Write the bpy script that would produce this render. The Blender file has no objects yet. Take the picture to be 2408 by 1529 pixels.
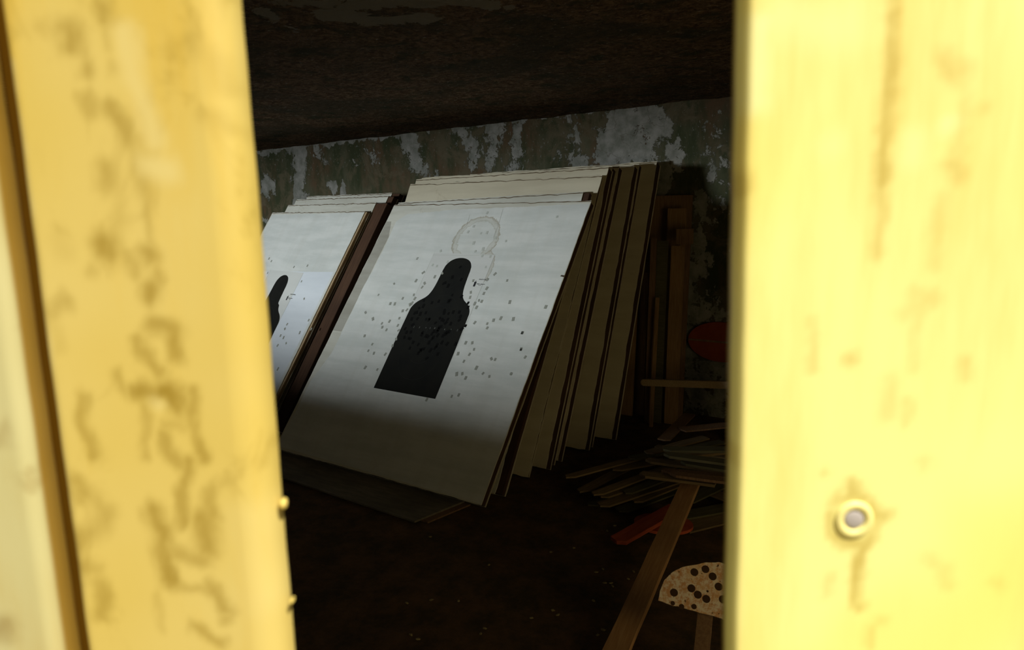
import bpy, bmesh, math, random
from mathutils import Vector, Matrix, noise
random.seed(7)
SC = bpy.context.scene; COL = SC.collection

# ------------------------------------------------------------------ camera
R0 = ((0.82666946, 0.07706455, -0.55738556), (0.56226375, -0.15158528, 0.81294611), (-0.02184213, -0.98543542, -0.16864152))
EYE = Vector((0, 0, 1.8)); FPX = 1660.0
cam_d = bpy.data.cameras.new('camera'); cam = bpy.data.objects.new('camera', cam_d); COL.objects.link(cam)
cam.matrix_world = Matrix(((R0[0][0], -R0[0][1], -R0[0][2], 0), (R0[1][0], -R0[1][1], -R0[1][2], 0), (R0[2][0], -R0[2][1], -R0[2][2], 1.8), (0, 0, 0, 1)))
cam_d.sensor_width = 36; cam_d.lens = FPX / 2408 * 36; cam_d.clip_start = 0.02
cam_d.dof.use_dof = True; cam_d.dof.focus_distance = 4.6; cam_d.dof.aperture_fstop = 8.5
SC.camera = cam

# ------------------------------------------------------------------ light
SC.view_settings.view_transform = 'Standard'; SC.view_settings.look = 'None'
SC.view_settings.exposure = 0.0; SC.view_settings.gamma = 1.0
w = bpy.data.worlds.new('sky'); SC.world = w; w.use_nodes = True
bg = w.node_tree.nodes['Background']; bg.inputs[0].default_value = (1.0, 0.93, 0.78, 1); bg.inputs[1].default_value = 0.30
HEAD = Vector((-0.5656, 0.8249, 0)); SIDE = Vector((0.8249, 0.5656, 0))

def lamp(name, kind, loc, direction, energy, color, **kw):
    l = bpy.data.lights.new(name, kind); l.energy = energy; l.color = color
    for k, v in kw.items(): setattr(l, k, v)
    o = bpy.data.objects.new(name, l); COL.objects.link(o); o.location = loc
    o.rotation_euler = Vector(direction).to_track_quat('-Z', 'Y').to_euler(); return o
lamp('sun', 'SUN', (0, -3, 6), HEAD * 0.42 + SIDE * (-0.40) + Vector((0, 0, -0.86)), 7.2, (1.0, 0.95, 0.84), angle=0.009)
# daylight falling through the wide window left of the boarded doorway
lamp('window_daylight', 'AREA', (-7.5, -4.0, 2.0), (4.1, 8.0, -0.45), 620, (0.93, 1.0, 0.99), shape='RECTANGLE', size=0.9, size_y=0.8)
# added weak warm fill lamp, outside a made-up opening in the right-hand wall
lamp('warm_fill_lamp', 'AREA', (1.75, 1.5, 1.2), (-1, 0.62, -0.07), 13, (1.0, 0.76, 0.27), shape='RECTANGLE', size=1.1, size_y=1.8)

# ------------------------------------------------------------------ pixel helpers: a viewing ray met with a real plane
def ray(px, py):
    c = (px - 1204.0, py - 764.5, FPX)
    return Vector([R0[i][0] * c[0] + R0[i][1] * c[1] + R0[i][2] * c[2] for i in range(3)])
def fl(px, py, z=0.0):
    d = ray(px, py); return EYE + d * ((z - EYE.z) / d.z)
def yw(px, py, y):
    d = ray(px, py); return EYE + d * (y / d.y)

# ------------------------------------------------------------------ materials
def srgb(r, g, b):
    return tuple(((v / 255) / 12.92 if v / 255 <= 0.04045 else ((v / 255 + 0.055) / 1.055) ** 2.4) for v in (r, g, b)) + (1,)
class N:
    def __init__(s, name, rough=0.8, spec=0.3):
        s.m = bpy.data.materials.new(name); s.m.use_nodes = True; s.t = s.m.node_tree; s.b = s.t.nodes['Principled BSDF']
        s.b.inputs['Roughness'].default_value = rough; s.b.inputs['Specular IOR Level'].default_value = spec
        s.co = s.t.nodes.new('ShaderNodeTexCoord').outputs['Object']
    def new(s, k, **kw):
        n = s.t.nodes.new('ShaderNode' + k)
        for a, v in kw.items(): setattr(n, a, v)
        return n
    def inp(s, sock, v):
        if hasattr(v, 'is_output') or isinstance(v, bpy.types.NodeSocket): s.t.links.new(v, sock)
        else: sock.default_value = v
    def map(s, scale=(1, 1, 1), loc=(0, 0, 0), rot=(0, 0, 0)):
        n = s.new('Mapping'); s.t.links.new(s.co, n.inputs[0]); n.inputs['Scale'].default_value = scale; n.inputs['Location'].default_value = loc; n.inputs['Rotation'].default_value = rot
        return n.outputs[0]
    def noise(s, scale=5, detail=5, rough=0.6, stretch=(1, 1, 1), loc=(0, 0, 0), dist=0.0, rot=(0, 0, 0)):
        n = s.new('TexNoise'); s.t.links.new(s.map(stretch, loc, rot), n.inputs['Vector'])
        n.inputs['Scale'].default_value = scale; n.inputs['Detail'].default_value = detail; n.inputs['Roughness'].default_value = rough; n.inputs['Distortion'].default_value = dist
        return n.outputs['Fac']
    def vor(s, scale=5, stretch=(1, 1, 1), feature='F1', out='Distance'):
        n = s.new('TexVoronoi', feature=feature); nz = s.new('TexNoise'); s.t.links.new(s.co, nz.inputs['Vector']); nz.inputs['Scale'].default_value = 3.0; nz.inputs['Detail'].default_value = 5; mp = s.map(stretch); ad = s.new('Mix', data_type='RGBA'); ad.inputs[0].default_value = 0.32; s.t.links.new(mp, ad.inputs[6]); s.t.links.new(nz.outputs['Color'], ad.inputs[7]); s.t.links.new(ad.outputs[2], n.inputs['Vector']); n.inputs['Scale'].default_value = scale
        return n.outputs[out]
    def math(s, op, a, b=0.0, c=None, clamp=False):
        n = s.new('Math', operation=op); n.use_clamp = clamp; s.inp(n.inputs[0], a); s.inp(n.inputs[1], b)
        if c is not None: s.inp(n.inputs[2], c)
        return n.outputs[0]
    def ramp(s, x, lo, hi, a=0.0, b=1.0):
        n = s.new('MapRange', interpolation_type='SMOOTHSTEP'); s.inp(n.inputs[0], x)
        for i, v in enumerate((lo, hi, a, b)): n.inputs[i + 1].default_value = v
        return n.outputs[0]
    def mix(s, f, a, b, mode='MIX'):
        n = s.new('Mix', data_type='RGBA', blend_type=mode); s.inp(n.inputs[0], f); s.inp(n.inputs[6], a); s.inp(n.inputs[7], b)
        return n.outputs[2]
    def attr(s, name):
        return s.new('Attribute', attribute_name=name).outputs['Fac']
    def bump(s, h, strength=0.3, dist=0.01):
        n = s.new('Bump'); s.t.links.new(h, n.inputs['Height']); n.inputs['Strength'].default_value = strength; n.inputs['Distance'].default_value = dist
        s.t.links.new(n.outputs[0], s.b.inputs['Normal'])
    def col(s, c):
        s.inp(s.b.inputs['Base Color'], c); return s.m
def wood(name, c0, c1, grain=(14, 14, 1), scale=6, rough=0.85, bump=0.25):
    m = N(name, rough); g = m.noise(scale, 6, 0.65, stretch=grain, dist=0.4); k = m.noise(2.3, 3, 0.5)
    c = m.mix(m.ramp(g, 0.3, 0.7), c0, c1); c = m.mix(m.ramp(k, 0.35, 0.75, 0, 0.55), c, tuple(v * 0.5 for v in c0[:3]) + (1,))
    m.bump(g, bump, 0.003); return m.col(c)

def mat_plank(name, base, pale, stain_c, orange, blot=0.0):
    m = N(name, 0.55, 0.35)
    n1 = m.noise(16, 5, 0.6, stretch=(1, 1, 0.16)); n2 = m.noise(42, 4, 0.6, stretch=(1, 1, 0.22), loc=(3, 1, 2)); n3 = m.noise(7, 2, 0.5)
    c = m.mix(m.ramp(n3, 0.35, 0.7, 0, 0.6), base, pale)
    c = m.mix(m.ramp(n1, 0.47, 0.72, 0, 0.8), c, orange)
    c = m.mix(m.ramp(n2, 0.55, 0.85, 0, 0.35), c, orange)
    if blot: c = m.mix(m.ramp(m.noise(34, 5, 0.62, stretch=(1, 1, 0.55), loc=(5, 2, 9), dist=0.8), 0.54, 0.72, 0, blot), c, stain_c)
    st = m.math('MULTIPLY', m.attr('stain'), m.ramp(m.noise(60, 3, 0.6, stretch=(1, 1, 0.5)), 0.2, 0.65, 0.55, 1.0))
    c = m.mix(m.math('MINIMUM', st, 1.0), c, stain_c)
    c = m.mix(m.attr('light'), c, pale); c = m.mix(m.attr('groove_shade'), c, (0.30, 0.165, 0.010, 1))  # last mix paints the shade inside the groove as dark orange-brown
    m.bump(n1, 0.15, 0.002); return m.col(c)
M_PL = mat_plank('yellow_paint_worn', (0.59, 0.44, 0.095, 1), (0.66, 0.54, 0.20, 1), (0.27, 0.17, 0.008, 1), (0.60, 0.40, 0.05, 1), 0.32)
M_PF = mat_plank('yellow_paint_vignette', (0.50, 0.45, 0.20, 1), (0.56, 0.52, 0.28, 1), (0.22, 0.13, 0.02, 1), (0.46, 0.36, 0.12, 1), 0.3)  # lens vignetting on the far-left board put into its colour
M_PR = mat_plank('yellow_paint_pale', (0.88, 0.80, 0.21, 1), (0.90, 0.86, 0.38, 1), (0.46, 0.31, 0.03, 1), (0.82, 0.64, 0.17, 1))
M_ring = N('yellow_paint_ring', 0.4).col((0.88, 0.78, 0.30, 1)); M_scr = N('dull_zinc', 0.5).col((0.42, 0.38, 0.36, 1))

def mat_wall():
    m = N('peeling_plaster', 0.92, 0.15)
    fine = m.noise(10, 9, 0.75, dist=0.3); vert = m.noise(5, 7, 0.7, stretch=(1, 1, 0.35), loc=(4, 0, 1)); big = m.noise(1.4, 4, 0.6, loc=(1, 5, 2))
    a = m.math('ADD', m.attr('pale'), m.math('MULTIPLY', m.math('SUBTRACT', fine, 0.5), 3.0))
    a = m.math('ADD', a, m.math('MULTIPLY', m.math('SUBTRACT', vert, 0.5), 1.8))
    f = m.ramp(a, 0.50, 0.60)
    dark = m.mix(m.ramp(big, 0.42, 0.6), (0.085, 0.082, 0.052, 1), (0.10, 0.062, 0.036, 1))
    dark = m.mix(m.ramp(vert, 0.35, 0.62), dark, (0.040, 0.048, 0.024, 1))
    pale = m.mix(m.ramp(m.noise(11, 5, 0.6), 0.3, 0.7), (0.15, 0.155, 0.135, 1), (0.27, 0.265, 0.25, 1))
    crack = m.ramp(m.vor(5.5, feature='DISTANCE_TO_EDGE'), 0.0, 0.018, 0.45, 0.0)
    pale = m.mix(m.math('MULTIPLY', crack, m.ramp(big, 0.4, 0.6)), pale, (0.07, 0.05, 0.03, 1))
    sp = m.ramp(m.noise(55, 3, 0.6, stretch=(1, 1, 0.5)), 0.62, 0.70, 0, 0.55)
    dark = m.mix(m.math('MULTIPLY', sp, m.attr('speck')), dark, (0.26, 0.27, 0.26, 1))
    mid = m.ramp(m.noise(3.2, 8, 0.72, loc=(9, 2, 4), dist=0.5), 0.50, 0.60, 0, 0.8); dark = m.mix(mid, dark, (0.105, 0.088, 0.056, 1))
    m.bump(m.math('ADD', f, m.math('MULTIPLY', fine, 0.5)), 0.6, 0.012)
    return m.col(m.mix(f, dark, pale))
M_WALL = mat_wall()
def mat_ceiling():
    m = N('flaking_ceiling', 0.95, 0.1)
    n = m.noise(26, 9, 0.78, dist=0.8); n2 = m.noise(5, 5, 0.65, loc=(2, 2, 0)); big = m.noise(1.3, 3, 0.55, loc=(7, 1, 0)); s = m.noise(48, 5, 0.75, stretch=(0.5, 1, 1))
    c = m.mix(m.ramp(n, 0.38, 0.66), (0.07, 0.036, 0.018, 1), (0.34, 0.225, 0.14, 1))
    c = m.mix(m.ramp(n2, 0.5, 0.66, 0, 0.85), c, (0.045, 0.050, 0.026, 1))
    c = m.mix(m.ramp(big, 0.45, 0.62, 0, 0.6), c, (0.060, 0.060, 0.040, 1))
    c = m.mix(m.ramp(s, 0.61, 0.67, 0, 0.75), c, (0.62, 0.56, 0.47, 1))
    a = m.math('ADD', m.attr('pale'), m.math('MULTIPLY', m.math('SUBTRACT', m.noise(6, 7, 0.7, dist=1.0), 0.5), 2.2))
    c = m.mix(m.ramp(a, 0.46, 0.56, 0, 0.9), c, (0.34, 0.31, 0.26, 1))
    m.bump(m.math('ADD', n, m.math('MULTIPLY', n2, 0.8)), 1.0, 0.035)
    return m.col(c)
M_CEIL = mat_ceiling()
def mat_floor():
    m = N('dirt_floor', 0.95, 0.1); n = m.noise(5, 8, 0.75); s = m.noise(60, 4, 0.7)
    c = m.mix(m.ramp(n, 0.35, 0.7), (0.07, 0.052, 0.034, 1), (0.17, 0.095, 0.052, 1))
    c = m.mix(m.ramp(s, 0.69, 0.73, 0, 0.5), c, (0.20, 0.15, 0.08, 1)); m.bump(n, 0.7, 0.03); return m.col(c)
M_FLOOR = mat_floor()
M_CONC = (lambda m: m.col(m.mix(m.ramp(m.noise(3, 6, 0.6), 0.3, 0.7), (0.10, 0.09, 0.07, 1), (0.18, 0.16, 0.12, 1))))(N('old_concrete', 0.95))
M_GROUND = (lambda m: m.col(m.mix(m.ramp(m.noise(4, 6, 0.6), 0.3, 0.7), (0.20, 0.17, 0.10, 1), (0.32, 0.28, 0.17, 1))))(N('dry_ground', 0.95))

def mat_face(name, a, b, streak=(0.25, 0.2, 0.13, 1), amt=0.35):
    m = N(name, 0.75, 0.25)
    band = m.noise(2.2, 5, 0.6, stretch=(0.5, 1, 3.2)); fine = m.noise(40, 3, 0.5); st = m.noise(4.5, 7, 0.75, dist=0.6)
    c = m.mix(m.ramp(band, 0.35, 0.65), a, b); c = m.mix(m.ramp(fine, 0.3, 0.7, 0, 0.12), c, (0.9, 0.9, 0.9, 1), 'MULTIPLY')
    c = m.mix(m.ramp(st, 0.60, 0.78, 0, amt), c, streak); return m.col(c)
M_FACE = mat_face('weathered_face_board', (0.50, 0.49, 0.43, 1), (0.62, 0.62, 0.57, 1), amt=0.5)
M_FACE2 = mat_face('tan_face_board', (0.52, 0.47, 0.36, 1), (0.60, 0.55, 0.43, 1), (0.26, 0.19, 0.11, 1), 0.55)
M_GREY = mat_face('grey_backing_board', (0.30, 0.29, 0.25, 1), (0.38, 0.37, 0.33, 1))
M_SHEET = mat_face('pale_target_sheet', (0.56, 0.57, 0.56, 1), (0.60, 0.61, 0.60, 1), amt=0.12)
M_SHEETL = mat_face('fresh_pale_sheet', (0.60, 0.64, 0.70, 1), (0.66, 0.70, 0.76, 1), amt=0.05)
def mat_cover(ring):
    m = N('stained_cover_paper' if ring else 'plain_cover_paper', 0.8, 0.2)
    band = m.noise(2.6, 5, 0.6, stretch=(0.6, 1, 3.5)); fine = m.noise(45, 3, 0.5); ver = m.noise(4, 3, 0.5, stretch=(2.5, 1, 0.25), loc=(1, 0, 3))
    c = m.mix(m.ramp(band, 0.35, 0.65), (0.55, 0.575, 0.565, 1), (0.65, 0.665, 0.655, 1)); c = m.mix(m.ramp(ver, 0.4, 0.7, 0, 0.22), c, (0.50, 0.50, 0.46, 1))
    c = m.mix(m.ramp(fine, 0.3, 0.7, 0, 0.1), c, (0.85, 0.85, 0.85, 1), 'MULTIPLY')
    if ring:
        sep = m.new('SeparateXYZ'); m.t.links.new(m.co, sep.inputs[0]); X, Z = sep.outputs[0], sep.outputs[2]
        jx = m.math('MULTIPLY', m.math('SUBTRACT', m.noise(24, 5, 0.6), 0.5), 0.34)
        def dist(cx, cz, rx, rz, j):
            a = m.math('DIVIDE', m.math('SUBTRACT', X, cx), rx); b = m.math('DIVIDE', m.math('SUBTRACT', Z, cz), rz)
            return m.math('ADD', m.math('SQRT', m.math('ADD', m.math('MULTIPLY', a, a), m.math('MULTIPLY', b, b))), j)
        d = dist(*RING, jx)
        inside = m.ramp(d, 0.97, 1.0, 1, 0); line = m.math('MULTIPLY', inside, m.ramp(d, 0.88, 0.99, 0.0, 1.0))
        lowmask = m.ramp(d, 0.72, 0.80, 0.05, 0.34)
        c = m.mix(m.math('MULTIPLY', inside, lowmask), c, (0.42, 0.40, 0.33, 1)); c = m.mix(m.math('MULTIPLY', line, 0.7), c, (0.30, 0.26, 0.19, 1))
        l2 = m.math('MULTIPLY', m.ramp(d, 0.745, 0.765, 0, 1), m.ramp(d, 0.78, 0.80, 1, 0)); c = m.mix(m.math('MULTIPLY', l2, 0.4), c, (0.35, 0.34, 0.28, 1))
        d2 = dist(RING[0] + 0.14, RING[1] - 0.26, 0.13, 0.17, jx); in2 = m.math('MULTIPLY', m.ramp(d2, 0.98, 1.0, 1, 0), m.ramp(d, 0.96, 1.0, 0, 1))
        c = m.mix(m.math('MULTIPLY', in2, 0.45), c, (0.42, 0.38, 0.31, 1))
        e2 = m.math('MULTIPLY', in2, m.ramp(d2, 0.9, 0.99, 0, 1)); c = m.mix(m.math('MULTIPLY', e2, 0.5), c, (0.28, 0.25, 0.19, 1))
    return m.col(c)
RING = (0.965 - 0.95 + 0.06, 1.895, 0.215, 0.215)   # centre and radii of the water stain on the cover
M_COVER = mat_cover(True); M_COVERL = mat_cover(False)
M_BLACK = (lambda m: m.col(m.mix(m.ramp(m.noise(5, 4), 0.3, 0.7), (0.010, 0.0105, 0.010, 1), (0.014, 0.014, 0.012, 1))))(N('black_print', 0.8, 0.08))
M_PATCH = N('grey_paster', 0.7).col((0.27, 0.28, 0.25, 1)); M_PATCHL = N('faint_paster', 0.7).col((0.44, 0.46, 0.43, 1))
M_BP = N('black_paster', 0.8, 0.1).col((0.0035, 0.0035, 0.0035, 1)); M_LINE = N('score_line', 0.7).col((0.026, 0.028, 0.027, 1))
M_NUM = N('score_number', 0.7).col((0.18, 0.19, 0.18, 1)); M_INK = N('black_ink', 0.7).col((0.02, 0.02, 0.025, 1)); M_INKG = N('grey_ink', 0.7).col((0.16, 0.17, 0.17, 1))
M_TORN_SHADE = N('brown_torn_shadow', 0.9).col((0.12, 0.085, 0.05, 1)); M_EDGE = N('dark_torn_edge', 0.9).col((0.05, 0.035, 0.02, 1))
M_RAIL = wood('dark_brown_lumber', (0.050, 0.023, 0.012, 1), (0.080, 0.039, 0.020, 1))
M_RAILP = wood('tan_lumber', (0.34, 0.24, 0.14, 1), (0.44, 0.33, 0.20, 1))
M_BROWN = wood('brown_board', (0.270, 0.153, 0.072, 1), (0.378, 0.243, 0.117, 1))
M_BROWN2 = wood('darker_board', (0.184, 0.102, 0.061, 1), (0.265, 0.163, 0.087, 1))
M_SLAT = wood('weathered_slat', (0.164, 0.113, 0.057, 1), (0.265, 0.189, 0.101, 1), grain=(1, 14, 14))
M_SLAT2 = wood('greenish_slat', (0.092, 0.084, 0.042, 1), (0.143, 0.126, 0.067, 1), grain=(1, 14, 14))
M_POLE = wood('reddish_timber', (0.399, 0.209, 0.095, 1), (0.532, 0.314, 0.152, 1), grain=(1, 14, 14))
M_RED = wood('faded_red_paint', (0.42, 0.07, 0.03, 1), (0.55, 0.12, 0.05, 1), grain=(1, 8, 8))
M_REDD = (lambda m: m.col(m.mix(m.ramp(m.noise(6, 6, 0.7), 0.3, 0.7), (0.22, 0.04, 0.018, 1), (0.30, 0.065, 0.03, 1))))(N('red_painted_metal', 0.8, 0.1))
def mat_rust():
    m = N('rusty_white_paint', 0.7); n = m.noise(38, 6, 0.8); b = m.noise(6, 5, 0.6)
    c = m.mix(m.ramp(n, 0.42, 0.58), (0.80, 0.70, 0.58, 1), (0.62, 0.33, 0.16, 1)); c = m.mix(m.ramp(b, 0.45, 0.62, 0, 0.8), c, (0.72, 0.48, 0.24, 1))
    c = m.mix(m.ramp(m.noise(70, 2, 0.5), 0.66, 0.72), c, (0.12, 0.06, 0.03, 1)); return m.col(c)
M_RUST = mat_rust(); M_DOT = N('black_spot', 0.8, 0.1).col((0.06, 0.032, 0.018, 1))
M_CHIP = N('pale_chip', 0.9).col((0.30, 0.24, 0.12, 1))
M_PLY = wood('grey_plywood', (0.16, 0.14, 0.11, 1), (0.24, 0.21, 0.16, 1), grain=(1, 6, 1))

# ------------------------------------------------------------------ object helpers
def link(name, me, mat, parent=None):
    if mat is not None and not me.materials: me.materials.append(mat)
    o = bpy.data.objects.new(name, me); COL.objects.link(o)
    if parent is not None: o.parent = parent
    return o
def tag(o, label=None, cat=None, group=None, kind=None):
    if label: o['label'] = label
    if cat: o['category'] = cat
    if group: o['group'] = group
    if kind: o['kind'] = kind
    return o
def empty(name, M):
    o = bpy.data.objects.new(name, None); COL.objects.link(o); o.matrix_world = M; o.empty_display_size = 0.1; return o
def basis(u, v, n, loc):          # local x=u, z=v, y=-n (front faces local -y)
    y = -n; return Matrix(((u.x, y.x, v.x, loc.x), (u.y, y.y, v.y, loc.y), (u.z, y.z, v.z, loc.z), (0, 0, 0, 1)))
def bm_mesh(bm, name, smooth=False):
    bmesh.ops.recalc_face_normals(bm, faces=bm.faces); me = bpy.data.meshes.new(name); bm.to_mesh(me); bm.free()
    if smooth:
        for p in me.polygons: p.use_smooth = True
    return me
def box_bm(x0, x1, y0, y1, z0, z1, bevel=0.0, bm=None):
    bm = bm or bmesh.new(); vs = [bm.verts.new((x, y, z)) for x in (x0, x1) for y in (y0, y1) for z in (z0, z1)]
    fs = [bm.faces.new([vs[i] for i in f]) for f in ((0, 1, 3, 2), (4, 6, 7, 5), (0, 4, 5, 1), (2, 3, 7, 6), (0, 2, 6, 4), (1, 5, 7, 3))]
    if bevel:
        es = list({e for f in fs for e in f.edges}); bmesh.ops.bevel(bm, geom=es, offset=bevel, segments=2, affect='EDGES')
    return bm
def prism_bm(poly, y0, y1, bm=None):        # polygon in (x,z) extruded along y
    bm = bm or bmesh.new(); a = [bm.verts.new((p[0], y0, p[1])) for p in poly]; b = [bm.verts.new((p[0], y1, p[1])) for p in poly]
    bm.faces.new(a); bm.faces.new(b[::-1]); n = len(poly)
    for i in range(n): bm.faces.new((a[i], b[i], b[(i + 1) % n], a[(i + 1) % n]))
    return bm
def ragged(x0, x1, z0, z1, j, step=0.035, seed=0, sides='trbl'):
    rr = random.Random(seed); P = []
    def seg(a, b, on, ax):
        L = abs(b[0] - a[0]) + abs(b[1] - a[1]); n = max(2, int(L / step))
        for i in range(n):
            t = (i + (rr.uniform(-0.3, 0.3) if i else 0)) / n; p = [a[0] + (b[0] - a[0]) * t, a[1] + (b[1] - a[1]) * t]
            if on and i: p[ax] += (noise.noise(Vector((p[0] * 5, p[1] * 5, seed))) * 1.2 + rr.uniform(-0.4, 0.4)) * j * (-1 if ax == 1 and a[1] > (z0 + z1) / 2 or ax == 0 and a[0] > (x0 + x1) / 2 else 1)
            P.append(tuple(p))
    seg((x0, z0), (x1, z0), 'b' in sides, 1); seg((x1, z0), (x1, z1), 'r' in sides, 0); seg((x1, z1), (x0, z1), 't' in sides, 1); seg((x0, z1), (x0, z0), 'l' in sides, 0)
    return P

# ------------------------------------------------------------------ the setting
YB = 5.66
def czat(x): return 2.587 + 0.0114 * (x + 1.97)
def paint(me, name, fn):
    at = me.attributes.new(name, 'FLOAT', 'POINT'); at.data.foreach_set('value', [fn(v.co) for v in me.vertices])
def seg_d(p, a, b):
    ax, az = a; bx, bz = b; dx, dz = bx - ax, bz - az; L = dx * dx + dz * dz
    t = 0 if L == 0 else max(0, min(1, ((p[0] - ax) * dx + (p[1] - az) * dz) / L)); return math.hypot(p[0] - ax - t * dx, p[1] - az - t * dz)
def caps_fn(caps, soft=1.6, warp=None):
    def f(p):
        v = 0.0
        if warp:
            q = Vector((p[0] * warp[1], p[1] * warp[1] * 0.6, 0.5)); m1 = noise.noise_vector(q) * warp[0] + noise.noise_vector(q * 2.7) * warp[0] * 0.5
            p = (p[0] + m1.x, p[1] + m1.y)
        for a, b, r, s in caps:
            d = seg_d(p, a, b) / r
            if d < soft:
                q = 1 - d / soft; q = q * q * (3 - 2 * q); v = max(v, q * s * 1.1)
        return min(v, 1.2)
    return f
# back wall: a grid, fine where it shows
def grid_mesh(name, xs, zs, pt):
    vs = [pt(x, z) for z in zs for x in xs]; n = len(xs)
    fs = [(j * n + i, j * n + i + 1, (j + 1) * n + i + 1, (j + 1) * n + i) for j in range(len(zs) - 1) for i in range(n - 1)]
    me = bpy.data.meshes.new(name); me.from_pydata(vs, [], fs); me.update(); return me
def lin(a, b, n): return [a + (b - a) * i / n for i in range(n + 1)]
xs = [-8.6] + lin(-8.0, -1.4, 330) + [1.5]; zs = lin(0, 1.9, 60) + lin(1.9, 2.65, 50)[1:]
wb = grid_mesh('wall_back', xs, zs, lambda x, z: (x, YB + 0.012 * noise.noise(Vector((x * 3, z * 3, 0))), z))
PW = []
def pw(pts, r, s=1.0):
    q = [yw(px, py, YB) for px, py in pts]; q = [(v.x, v.z) for v in q]
    for i in range(max(1, len(q) - 1)): PW.append((q[i], q[min(i + 1, len(q) - 1)], r, s))
pw([(600, 356), (700, 345), (850, 324), (960, 310)], 0.035, 0.9); pw([(1000, 302), (1150, 288), (1300, 268), (1450, 248)], 0.03, 0.75)
pw([(702, 350), (706, 400), (704, 440), (708, 470)], 0.12, 1.0); pw([(629, 437), (630, 450)], 0.10, 1.0); pw([(782, 436), (784, 455)], 0.06, 0.95); pw([(806, 432), (808, 455)], 0.05, 1.0)
pw([(620, 520)], 0.05, 0.9); pw([(735, 360), (770, 372)], 0.08, 0.55); pw([(870, 335), (880, 370)], 0.10, 0.55); pw([(960, 320), (975, 380)], 0.09, 0.75); pw([(985, 395), (1010, 410)], 0.10, 0.6)
pw([(1080, 300), (1120, 350), (1105, 400)], 0.11, 0.62); pw([(1165, 300), (1150, 390)], 0.12, 0.75); pw([(1210, 300), (1200, 400)], 0.10, 0.66); pw([(1355, 285), (1350, 330)], 0.10, 0.6)
pw([(1460, 262), (1455, 330), (1430, 380)], 0.17, 1.0); pw([(1520, 265), (1540, 300), (1520, 350)], 0.13, 0.95); pw([(1480, 290), (1510, 370)], 0.16, 0.9); pw([(1580, 360), (1578, 385)], 0.07, 1.0)
pw([(1340, 370), (1420, 375)], 0.09, 0.7); pw([(1555, 395), (1556, 455)], 0.09, 0.95); pw([(1645, 460), (1648, 560), (1640, 640)], 0.06, 0.85); pw([(1636, 560), (1630, 640), (1625, 700)], 0.07, 0.85)
pw([(1625, 730), (1618, 780), (1640, 850), (1650, 890)], 0.10, 0.85); pw([(1640, 930), (1680, 950)], 0.16, 0.8); pw([(1625, 880), (1690, 890)], 0.2, 0.8); pw([(1630, 720), (1690, 740)], 0.12, 0.7); pw([(1690, 250), (1680, 420)], 0.15, 0.5); pw([(1680, 300), (1690, 500)], 0.2, 0.22)
fpw = caps_fn(PW, 1.9, (0.07, 6)); paint(wb, 'pale', lambda c: fpw((c.x, c.z)))
SPK = [((v[0].x, v[0].z), (v[1].x, v[1].z), 0.3, 1.0) for v in ((yw(600, 380, YB), yw(840, 350, YB)), (yw(860, 350, YB), yw(960, 340, YB)), (yw(1040, 330, YB), yw(1240, 330, YB)), (yw(1280, 320, YB), yw(1660, 300, YB)))]
fsp = caps_fn(SPK, 1.5); paint(wb, 'speck', lambda c: fsp((c.x, c.z)))
o = link('wall_back', wb, M_WALL); tag(o, kind='structure')
for p in wb.polygons: p.use_smooth = True
sb = box_bm(-8.75, 1.65, YB + 0.03, YB + 0.25, -0.1, 2.62); tag(link('wall_back_core', bm_mesh(sb, 'core'), M_CONC, o), kind='structure')
# ceiling: flaking concrete slab over the whole room
PLAN = [(-8.75, -0.43), (-0.93, -0.43), (0.62, 0.63), (1.65, 0.63), (1.65, 5.9), (-8.75, 5.9)]
def plan_slab(name, z0f, z1f, mat):
    bm = bmesh.new(); a = [bm.verts.new((x, y, z0f(x))) for x, y in PLAN]; b = [bm.verts.new((x, y, z1f(x))) for x, y in PLAN]; n = len(PLAN)
    bm.faces.new(a); bm.faces.new(b)
    for i in range(n): bm.faces.new((a[i], b[i], b[(i + 1) % n], a[(i + 1) % n]))
    return tag(link(name, bm_mesh(bm, name), mat), kind='structure')
ce = plan_slab('ceiling', lambda x: czat(x) + 0.012, lambda x: czat(x) + 0.2, M_CONC)
PC = []
def pc(pts, r, s=1.0):
    q = []
    for px, py in pts:
        d = ray(px, py); t = (2.58 - EYE.z) / d.z; v = EYE + d * t; q.append((v.x, v.y))
    for i in range(max(1, len(q) - 1)): PC.append((q[i], q[min(i + 1, len(q) - 1)], r, s))
pc([(770, 30), (880, 50), (980, 45)], 0.10, 0.85); pc([(700, 5), (820, 10), (960, 5), (1010, 15)], 0.10, 0.8); pc([(1040, 2), (1130, 10), (1180, 20)], 0.08, 0.75); pc([(1280, -20), (1400, -10)], 0.08, 0.5)
pc([(615, 20), (640, 50)], 0.06, 0.55); pc([(680, 60), (700, 70)], 0.03, 0.7); pc([(600, 345), (760, 330)], 0.2, 0.45)
fpc = caps_fn(PC, 1.7)
cg = grid_mesh('plaster', lin(-8.55, -0.95, 190), lin(0.9, 5.64, 160), lambda x, y: (x, y, czat(x) - 0.004 + 0.010 * noise.noise(Vector((x * 2.5, y * 2.5, 3))) + 0.006 * noise.noise(Vector((x * 9, y * 9, 1)))))
paint(cg, 'pale', lambda c: fpc((c.x, c.y)))
for p in cg.polygons: p.use_smooth = True
tag(link('ceiling_plaster', cg, M_CEIL, ce), kind='structure')
plan_slab('floor', lambda x: 0.0, lambda x: -0.12, M_FLOOR)
gb = box_bm(-16, 10, -14, 9, -0.22, -0.125); tag(link('ground', bm_mesh(gb, 'ground'), M_GROUND), kind='structure')
def wallbox(name, boxes):
    bm = bmesh.new()
    for b in boxes: box_bm(*b, bm=bm)
    return tag(link(name, bm_mesh(bm, name), M_CONC), kind='structure')
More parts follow.
